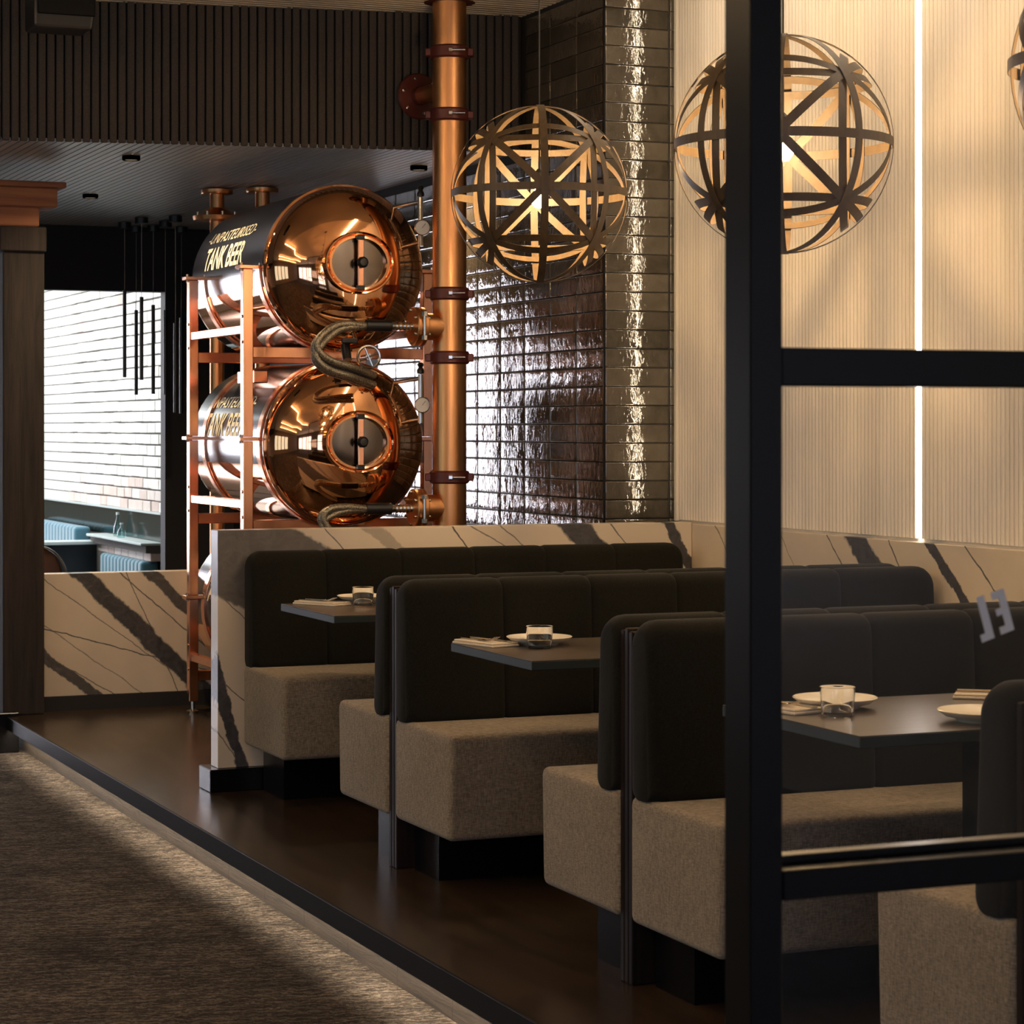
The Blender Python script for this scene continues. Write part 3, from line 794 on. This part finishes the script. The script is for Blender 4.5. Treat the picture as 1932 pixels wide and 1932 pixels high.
def tank(zc, label, top_ring):
    t = empty('beer_tank', (TV, TU0, zc), label, 'tank', 'stacked copper beer tanks')
    ax = (0, 1, 0)
    MB().lathe([(TR, 0), (TR, TU1 - TU0)], (TV, TU0, zc), ax, 72).build('shell', M['copper'], t, 40)
    # black wrap over the upper part
    b = bmesh.new(); ra = []
    for k in range(49):
        a = math.radians(-14 + 208 * k / 48); rr = TR + .004
        ra.append([b.verts.new((TV - q * math.cos(a), u, zc + q * math.sin(a))) for q, u in ((TR, TU0 + .05), (rr, TU0 + .05), (rr, TU1 - .01), (TR, TU1 - .01))])
    for A, B in zip(ra[:-1], ra[1:]):
        for q in range(3): b.faces.new((A[q], A[q + 1], B[q + 1], B[q]))
    bmesh.ops.recalc_face_normals(b, faces=b.faces); me = bpy.data.meshes.new('wrap'); b.to_mesh(me); b.free(); shade_auto(me, 40)
    wr_ = link_mesh('wrap', me, M['wrap'], t)
    bend_text('TANK BEER', .118, .18, 1, 11.77, 11.10, zc, math.radians(14), wr_, 'lettering', .02)
    bend_text('-UNPASTEURISED-', .064, .18, 1, 11.84, 11.02, zc, math.radians(31.5), wr_, 'lettering', .0)
    pr = []
    for k in range(15):
        r = TR * .998 * (1 - (k / 14) ** 1.0) if False else TR * math.cos(PI / 2 * k / 14)
        pr.append((r, -.165 * math.sqrt(max(0, 1 - (r / TR) ** 2.6)) if r < TR else 0))
    pr = [(r if r > 1e-4 else 0, h_) for r, h_ in pr]
    MB().lathe(pr, (TV, TU0, zc), ax, 96).build('front_dish', M['copper'], t, 60)
    MB().lathe([(r, -h_) for r, h_ in pr], (TV, TU1, zc), ax, 48).build('rear_dish', M['copper'], t, 60)
    MB().lathe([(TR, -.012), (TR + .010, -.010), (TR + .012, .0), (TR + .010, .010), (TR, .012)], (TV, TU0 + .02, zc), ax, 72).build('rim_band', M['copper'], t, 40)
    # manway
    mz = zc + .012; mu = TU0 - .176
    mw = MB().lathe([(.168, .02), (.170, -.022), (.166, -.028), (.158, -.026), (.154, -.016), (.150, -.014), (.147, -.026), (.136, -.026), (.133, -.016), (.133, .02)], (TV + .005, mu, mz), ax, 64, 1.0, .86).build('manway', M['copper'], t, 30)
    MB().lathe([(0, -.006), (.07, -.008), (.134, -.002), (.134, .01), (0, .01)], (TV + .005, mu, mz), ax, 48, 1.0, .86).build('hatch', M['plate_steel'], mw, 30)
    MB().box(TV - .008, TV + .020, mu - .045, mu - .030, mz - .112, mz + .112, .003, 1).build('yoke_bar', M['copper_frame'], mw)
    for s_ in (-1, 1):
        MB().box(TV - .011, TV + .023, mu - .05, mu - .018, mz + s_ * .118 - .012, mz + s_ * .118 + .012, .003, 1).build('yoke_foot', M['black'], mw)
    MB().lathe([(0, -.085), (.017, -.083), (.026, -.072), (.026, -.058), (.014, -.052), (.014, -.03), (0, -.03)], (TV + .006, mu, mz), ax, 20).build('knob', M['black'], mw, 40)
    # sight tube and gauge on the right flank of the dish
    gv, gu = 3.965, 10.52
    st_ = MB().cyl((gv, gu, zc + .10), (gv, gu, zc + .33), .0125, seg=16).build('sight_tube', M['amber'], t, 40)
    MB().lathe([(0, 0), (.016, .003), (.018, .018), (.010, .032), (.016, .045), (.010, .055), (0, .058)], (gv, gu, zc + .33), (0, 0, 1), 16).build('vent_knob', M['black'], st_, 40)
    MB().cyl((gv, gu, zc + .12), (TV + .27, TU0 - .02, zc + .10), .011, seg=12).build('tube_elbow', M['steel'], st_, 40)
    MB().cyl((gv, gu, zc + .31), (TV + .22, TU0 - .03, zc + .29), .009, seg=12).build('tube_elbow', M['steel'], st_, 40)
    dv, du = Vector((-S_, -C_, 0)), None
    dr = Vector((-.39, -.92, 0))
    g = MB().lathe([(0, 0), (.034, 0), (.038, .006), (.038, .022), (.034, .026), (.032, .022)], (gv + .006, gu - .012, zc + .185), dr, 28).build('gauge', M['steel'], t, 30)
    MB().lathe([(0, .0225), (.033, .0225), (.033, .018), (0, .018)], (gv + .006, gu - .012, zc + .185), dr, 24).build('dial', M['dial'], g)
    MB().box(-.002, .024, -.001, .001, 0, .0012, mtx=Matrix.Translation(Vector((gv + .006, gu - .012, zc + .185)) + dr * .0245) @ dr.to_track_quat('Z', 'Y').to_matrix().to_4x4() @ Matrix.Rotation(.9, 4, 'Z')).build('needle', M['black'], g)
    # cradle straps at the two post positions
    for u in (10.80, 11.76):
        b = bmesh.new(); rg = []
        a0, a1 = (-200, 20)
        N_ = 44
        lo_, hi_ = (math.radians(180), math.radians(360)) if not top_ring else (0, 2 * PI)
        for k in range(N_ + 1):
            a = lo_ + (hi_ - lo_) * k / N_
            rg.append([b.verts.new((TV + q * math.cos(a), u + w, zc + q * math.sin(a))) for q, w in ((TR + .005, -.028), (TR + .014, -.028), (TR + .014, .028), (TR + .005, .028))])
        for A, B in zip(rg[:-1], rg[1:]):
            for q in range(4): b.faces.new((A[q], A[(q + 1) % 4], B[(q + 1) % 4], B[q]))
        if not top_ring: b.faces.new(rg[0]); b.faces.new(rg[-1])
        bmesh.ops.recalc_face_normals(b, faces=b.faces); me = bpy.data.meshes.new('strap'); b.to_mesh(me); b.free(); shade_auto(me, 40)
        link_mesh('strap', me, M['copper_frame'], t)
    return t
S_, C_ = math.sin(YAW), math.cos(YAW)
tank(2.20, 'topmost copper beer tank with black lettered side', False)
tank(1.367, 'middle copper beer tank under the braided hoses', True)
tank(.534, 'lowest copper beer tank mostly hidden by the marble wall', True)

# rack of copper bars
rk = empty('tank_rack', (TV, 11.3, 0), 'square copper bar rack carrying the three beer tanks', 'rack')
RV0, RV1, RU0, RU1 = 3.20, 4.10, 10.80, 11.76
hb = .024
for v in (RV0, RV1):
    for u in (RU0, RU1):
        for z0, z1 in ((.06, .578), (.598, 1.382), (1.402, 2.19)):
            MB().box(v - hb, v + hb, u - hb, u + hb, z0, z1, .003, 1).build('post', M['copper_frame'], rk)
        MB().lathe([(0, 0), (.03, 0), (.032, .012), (.012, .02), (.012, .06), (0, .06)], (v, u, 0), (0, 0, 1), 16).build('foot', M['steel'], rk, 40)
        for z in (.588, 1.392, 2.199):
            s_ = 1 if v == RV0 else -1
            tb = MB().box(v - .045 if s_ > 0 else v - .085, v + .085 if s_ > 0 else v + .045, u - .04, u + .04, z - .009, z + .009, .002, 1).build('joint_plate', M['copper_frame'], rk)
            for dv_ in (-.028, .062):
                for dz in (.009, -.021):
                    MB().cyl((v + s_ * dv_, u, z + dz), (v + s_ * dv_, u, z + dz + .012), .009, seg=8).build('bolt', M['steel'], tb)
    for z in (1.907, 1.085, .285):
        MB().box(v - .018, v + .018, RU0 + hb, RU1 - hb, z - .02, z + .02, .003, 1).build('side_rail', M['copper_frame'], rk)
        for u in (RU0, RU1):
            for dz in (.06, -.06):
                MB().cyl((v - hb - .004, u - .0, z + dz), (v - hb, u, z + dz), .009, seg=8).build('bolt', M['steel'], rk)
for z in (1.80, .985, .19):
    for u in (RU0, RU1):
        MB().box(RV0 + hb, RV1 - hb, u - .018, u + .018, z - .026, z + .026, .003, 1).build('cross_rail', M['copper_frame'], rk)
nb = MB().box(3.30, 3.37, 11.02, 11.30, 1.66, 1.72, .004, 1).build('valve_block', M['copper_frame'], rk)

# supply pipe with couplings, branches and wall flange
PV, PU, PR = 4.037, 10.33, .079
pp = empty('copper_pipe', (PV, PU, 0), 'tall copper supply pipe with bolted red brown couplings beside the tanks', 'pipe')
zz = [0.0, 1.216, 1.77, 2.066, 2.896, 3.187, ZC]
for a, b_ in zip(zz[:-1], zz[1:]):
    MB().cyl((PV, PU, a + .004), (PV, PU, b_ - .004), PR, seg=48).build('pipe_length', M['copper_pipe'], pp, 40)
MB().lathe([(0, 0), (.13, 0), (.135, .006), (.13, .014), (.09, .016), (.085, .03), (0, .03)], (PV, PU, 0), (0, 0, 1), 32).build('foot_flange', M['copper_pipe'], pp, 30)
MB().lathe([(0, 0), (.12, 0), (.12, -.02), (.08, -.022)], (PV, PU, ZC), (0, 0, 1), 32).build('head_flange', M['coupling'], pp, 30)
vdir = Vector((-S_, -C_, 0)); rdir = Vector((C_, -S_, 0))
for z in zz[1:-1]:
    c = MB().lathe([(PR, -.030), (PR + .006, -.030), (PR + .014, -.022), (PR + .014, .022), (PR + .006, .030), (PR, .030)], (PV, PU, z), (0, 0, 1), 40).build('coupling', M['coupling'], pp, 30)
    o = Vector((PV, PU, z))
    for sg in (-1, 1):
        e = o + rdir * sg * (PR + .018)
        MB().box(-.016, .016, -.03, .03, -.018, .018, .004, 1, Matrix.Translation(e) @ Matrix.Rotation(-YAW, 4, 'Z')).build('lug', M['coupling'], c)
    e = o + vdir * (PR + .020)
    MB().cyl(e + rdir * .005, e + rdir * .075, .006, seg=10).build('bolt', M['steel'], c, 40)
    MB().cyl(e + rdir * .0, e + rdir * .016, .013, seg=6).build('nut', M['steel'], c)
def branch(z):
    br = MB().cyl((PV - .03, PU, z), (PV - .135, PU, z), .062, seg=32).build('branch', M['copper_pipe'], pp, 40)
    MB().lathe([(.0, 0), (.085, 0), (.09, .004), (.09, .022), (.085, .026), (.085, .030), (.090, .034), (.090, .052), (.085, .056), (0, .058)], (PV - .13, PU, z), (-1, 0, 0), 36).build('branch_flange', M['copper_pipe'], br, 30)
    for k in range(6):
        a = PI / 6 + PI / 3 * k
        MB().cyl((PV - .12, PU + .074 * math.cos(a), z + .074 * math.sin(a)), (PV - .198, PU + .074 * math.cos(a), z + .074 * math.sin(a)), .007, seg=8).build('flange_bolt', M['steel'], br, 40)
    sd = MB(); sd.lathe([(0, 0), (.02, 0)] + [(.018 + .004 * (k % 2), .01 + .009 * k) for k in range(9)] + [(.022, .10), (0, .10)], (PV - .188, PU, z), (-1, 0, 0), 20).build('hose_tail', M['steel'], br, 30)
    # clamp on the flange, facing the room
    MB().cyl((PV - .16, PU - .098, z - .055), (PV - .16, PU - .098, z + .055), .007, seg=10).build('clamp_bolt', M['steel'], br, 40)
    for dz in (-.055, .055):
        MB().cyl((PV - .16, PU - .098, z + dz - .010), (PV - .16, PU - .098, z + dz + .010), .014, seg=6).build('clamp_nut', M['steel'], br)
branch(1.913); branch(1.073)
# spur back to the bulkhead, with a round flange
fz = 3.02
sp = MB().cyl((PV - .02, PU + .04, fz), (PV - .045, 10.62, fz), .040, seg=24).build('spur', M['copper_pipe'], pp, 40)
fl = MB().lathe([(.04, .0), (.105, .0), (.11, -.006), (.105, -.016), (.045, -.018), (.042, -.05), (.04, -.05)], (PV - .045, 10.625, fz), (-.1, 1, 0), 36).build('wall_flange', M['coupling'], sp, 30)
for k in range(6):
    a = PI / 2 + PI / 3 * k + .25
    MB().lathe([(0, -.010), (.008, -.008), (.010, 0)], (PV - .045 + .085 * math.cos(a), 10.608, fz + .085 * math.sin(a)), (0, 1, 0), 10).build('bolt', M['steel'], fl, 40)

# braided hoses
def spline(pts, n=10):
    P = [Vector(p) for p in pts]; P = [P[0] * 2 - P[1]] + P + [P[-1] * 2 - P[-2]]; out = []
    for i in range(1, len(P) - 2):
        for k in range(n):
            t_ = k / n; a, b_, c, d = P[i - 1:i + 3]
            out.append(.5 * ((2 * b_) + (c - a) * t_ + (2 * a - 5 * b_ + 4 * c - d) * t_ ** 2 + (3 * b_ - a - 3 * c + d) * t_ ** 3))
    out.append(P[-2]); return out
def hose(label, pts, offs):
    h_ = empty('braided_hose', pts[0], label, 'hose', 'braided steel hoses at the tanks')
    for dx, dy, dz, k in offs:
        q = [Vector(p) + Vector((dx, dy, dz)) * min(1, i * k) for i, p in enumerate(pts)]
        MB().tube(spline(q), .0165, 10).build('hose_strand', M['braid'], h_, 40)
    MB().cyl(Vector(pts[0]) + Vector((-.005, 0, 0)), Vector(pts[0]) + Vector((.115, 0, 0)), .027, seg=20).build('collar', M['black'], h_, 40)
ox = PV - .29 - .115
hose('braided steel hose looping from the upper pipe branch', [(ox, PU, 1.913), (3.50, PU, 1.905), (3.415, PU, 1.85), (3.385, PU, 1.79), (3.44, PU, 1.735), (3.56, PU + .02, 1.70), (3.69, PU + .08, 1.665)],
     [(0, -.02, .022, .5), (0, .022, .012, .5), (0, -.012, -.022, .5), (.0, .018, -.03, .5)])
hose('braided steel hose looping from the lower pipe branch', [(ox, PU, 1.073), (3.53, PU, 1.075), (3.45, PU, 1.06), (3.415, PU, 1.02), (3.45, PU, .96), (3.53, PU, .90), (3.60, PU, .86)],
     [(0, -.02, .016, .5), (0, .02, .010, .5), (0, -.01, -.018, .5)])
# hand valve between the tanks
hv = empty('hand_valve', (3.70, 10.5, 1.775), 'small steel handwheel valve between the upper tanks', 'valve')
MB().tube([(3.70 + .052 * math.cos(a * PI / 12) * C_, 10.5 - .052 * math.cos(a * PI / 12) * S_, 1.775 + .052 * math.sin(a * PI / 12)) for a in range(25)], .007, 8, False).build('wheel', M['steel'], hv, 40)
for a in (0.4, 0.4 + PI / 2):
    MB().tube([(3.70 + .05 * math.cos(a) * C_, 10.5 - .05 * math.cos(a) * S_, 1.775 + .05 * math.sin(a)), (3.70 - .05 * math.cos(a) * C_, 10.5 + .05 * math.cos(a) * S_, 1.775 - .05 * math.sin(a))], .005, 8).build('spoke', M['steel'], hv, 40)
MB().cyl((3.70, 10.5, 1.775), (3.715, 10.62, 1.775), .015, seg=14).build('stem', M['steel'], hv, 40)
bv = empty('ball_valve', (3.594, 10.5, 1.81), 'black lever valve under the topmost tank', 'valve')
MB().cyl((3.594, 10.5, 1.76), (3.594, 10.53, 1.83), .022, seg=14).build('body', M['black'], bv, 40)
MB().box(3.56, 3.64, 10.475, 10.492, 1.835, 1.86, .006, 2).build('lever', M['black'], bv)
# two drop pipes behind the tanks
for v, u, lab in ((3.622, 12.80, 'copper drop pipe with two flanges behind the topmost tank'), (3.827, 12.617, 'copper drop pipe with a single ceiling flange behind the topmost tank')):
    d_ = empty('drop_pipe', (v, u, ZS), lab, 'pipe')
    MB().cyl((v, u, .2), (v, u, ZS - .03), .040, seg=24).build('pipe_length', M['copper_pipe'], d_, 40)
    f_ = MB().lathe([(.04, -.036), (.085, -.034), (.088, -.028), (.088, -.010), (.08, -.008), (0, -.008)], (v, u, ZS), (0, 0, 1), 28).build('ceiling_flange', M['copper_pipe'], d_, 30)
    if v < 3.7:
        MB().lathe([(.04, -.04), (.13, -.035), (.135, -.012), (.10, -.008), (.07, .02), (.045, .035), (.04, .035)], (v, u, 2.625), (0, 0, 1), 28).build('mid_flange', M['copper_pipe'], d_, 30)
        for k in range(8):
            MB().cyl((v + .11 * math.cos(k * PI / 4), u + .11 * math.sin(k * PI / 4), 2.60), (v + .11 * math.cos(k * PI / 4), u + .11 * math.sin(k * PI / 4), 2.635), .009, seg=8).build('bolt', M['steel'], d_)

# ================================================================= LEFT SIDE
tc = empty('timber_column', (2.395, 12.1, 0), 'old dark timber column with a reddish stepped bracket coloured as if warmly lit', 'column')
MB().box(2.29, 2.498, 12.0, 12.2, 0, 2.33, .008, 2).build('shaft', M['old_timber'], tc)
MB().box(2.27, 2.505, 11.98, 12.22, 2.33, 2.455, .006, 1).build('collar_block', M['old_timber'], tc)
br = MB().box(2.05, 2.47, 11.99, 12.21, 2.457, 2.555, .006, 1).build('bracket', M['warm_lit_timber'], tc)
MB().box(1.95, 2.562, 11.99, 12.21, 2.556, 2.655, .006, 1).build('bracket_step', M['warm_lit_timber'], br)
MB().box(1.90, 2.605, 11.98, 12.22, 2.656, 2.685, .004, 1).build('bracket_cap', M['warm_lit_timber'], br)
MB().box(2.26, 2.36, 11.95, 12.25, -.18, .02, .004, 1).build('base_shoe', M['blackmetal'], tc)

spk = empty('loudspeaker', (2.22, 10.4, 3.3), 'black box loudspeaker hung before the ribbed bulkhead', 'speaker')
b = MB(); b.box(2.09, 2.375, 10.26, 10.46, 3.175, 3.40, .012, 2)
for v_ in b.b.verts:
    if v_.co.z < 3.22 and v_.co.x > 2.3: v_.co.x -= .03
b.build('cabinet', M['black'], spk)
MB().box(2.105, 2.355, 10.248, 10.26, 3.23, 3.39, .004, 1).build('grille', M['blackmetal'], spk)
MB().box(2.19, 2.27, 10.34, 10.42, 3.40, ZC).build('bracket', M['blackmetal'], spk)

for x, u, top, bot in ((3.659, 15.1, 2.326, 1.767), (3.804, 15.38, 2.215, 1.659), (3.67, 14.7, 2.265, 1.743), (3.885, 15.25, 2.245, 1.664), (3.875, 14.9, 2.195, 1.653), (3.835, 14.5, 2.094, 1.539), (4.086, 15.3, 2.165, 1.537)):
    r_ = empty('rod_pendant', (x, u, bot), 'slim black rod pendant before the whitewashed bricks', 'pendant lamp', 'cluster of black rod pendants')
    MB().cyl((x, u, bot), (x, u, top), .0125, seg=12).build('rod', M['black'], r_, 40)
    MB().cyl((x, u, top), (x, u, ZS - .03), .002, seg=6).build('cord', M['steel'], r_)
    MB().cyl((x, u, ZS - .045), (x, u, ZS - .008), .042, seg=16).build('canopy', M['black'], r_, 40)

# back room seats
def channel_back(name, v0, u0, u1, z0, z1, n, label):
    t = empty(name, (v0, u0, z0), label, 'banquette')
    w = (u1 - u0) / n
    for k in range(n):
        y0 = u0 + k * w
        MB().box(v0, v0 + .14, y0 + .002, y0 + w - .002, z0, z1, .03, 4).build('channel', M['teal'], t, 60)
    MB().box(v0 - .35, v0 + .14, u0, u1, -.45, z0 - .002, .02, 2).build('seat', M['teal'], t)
channel_back('banquette', 4.40, 17.65, 19.0, .0, .435, 12, 'blue channelled banquette under the pale shelf')
channel_back('banquette', 4.36, 19.75, 22.0, .0, .615, 18, 'brightly lit channelled banquette beyond the booth ledge')
bd = empty('booth_screen', (4.2, 19.4, -.45), 'black booth screen with a pale ledge in the back room', 'screen')
MB().box(3.3, 4.46, 19.36, 19.5, -.45, .485).build('panel', M['black'], bd)
MB().box(3.3, 4.50, 19.30, 19.56, .486, .515, .004, 1).build('ledge', M['shelf'], bd)
rc = empty('round_chair', (3.28, 16.0, -.45), 'tan round backed chair behind the low marble wall', 'chair')
pts_ = []
b = bmesh.new(); rows = []
for j in range(9):
    z = .10 + .54 * j / 8; sh = math.sqrt(max(0, 1 - max(0, (j / 8 - .45) / .56) ** 2.4)); row = []
    for k in range(17):
        a = (k / 16 - .5) * 1.9 * sh
        row.append(b.verts.new((3.28 + .20 * math.sin(a), 16.0 + .20 * (1 - math.cos(a)) * -1, z)))
    rows.append(row)
for A, B in zip(rows[:-1], rows[1:]):
    for k in range(16): b.faces.new((A[k], A[k + 1], B[k + 1], B[k]))
bmesh.ops.solidify(b, geom=list(b.faces), thickness=.05)
bmesh.ops.recalc_face_normals(b, faces=b.faces); me = bpy.data.meshes.new('backrest'); b.to_mesh(me); b.free(); shade_auto(me, 60)
link_mesh('backrest', me, M['leather'], rc)
MB().tube([(3.28 + .2 * math.sin(a) * 1.0, 16.0 - .02, .40 + .245 * math.cos(a)) for a in [(-1.45 + 2.9 * k / 20) for k in range(21)]], .008, 8).build('back_rim', M['steel'], rc, 40)
MB().lathe([(0, -.05), (.21, -.05), (.23, -.02), (.22, .03), (0, .04)], (3.28, 16.15, .06), (0, 0, 1), 28).build('seat', M['leather'], rc, 40)
for sx in (-1, 1):
    for sy in (-1, 1):
        MB().cyl((3.28 + sx * .13, 16.15 + sy * .13, .02), (3.28 + sx * .17, 16.15 + sy * .17, -.45), .014, .010, 10).build('leg', M['black'], rc, 40)
for v, u, hh, lab in ((4.47, 18.55, .115, 'small clear glass bottle on the pale niche shelf'), (4.50, 18.80, .19, 'tall clear glass bottle beside a small one on the niche shelf')):
    bt = empty('bottle', (v, u, .5755), lab, 'bottle')
    MB().lathe([(0, 0), (.034, .0), (.036, .006), (.034, hh * .35), (.012, hh * .72), (.011, hh * .9), (0, hh * .9)], (v, u, .5755), (0, 0, 1), 20).build('glass_body', M['bottle'], bt, 40)
    MB().cyl((v, u, .5755 + hh * .9), (v, u, .5755 + hh), .014, seg=14).build('stopper', M['shelf'], bt, 40)
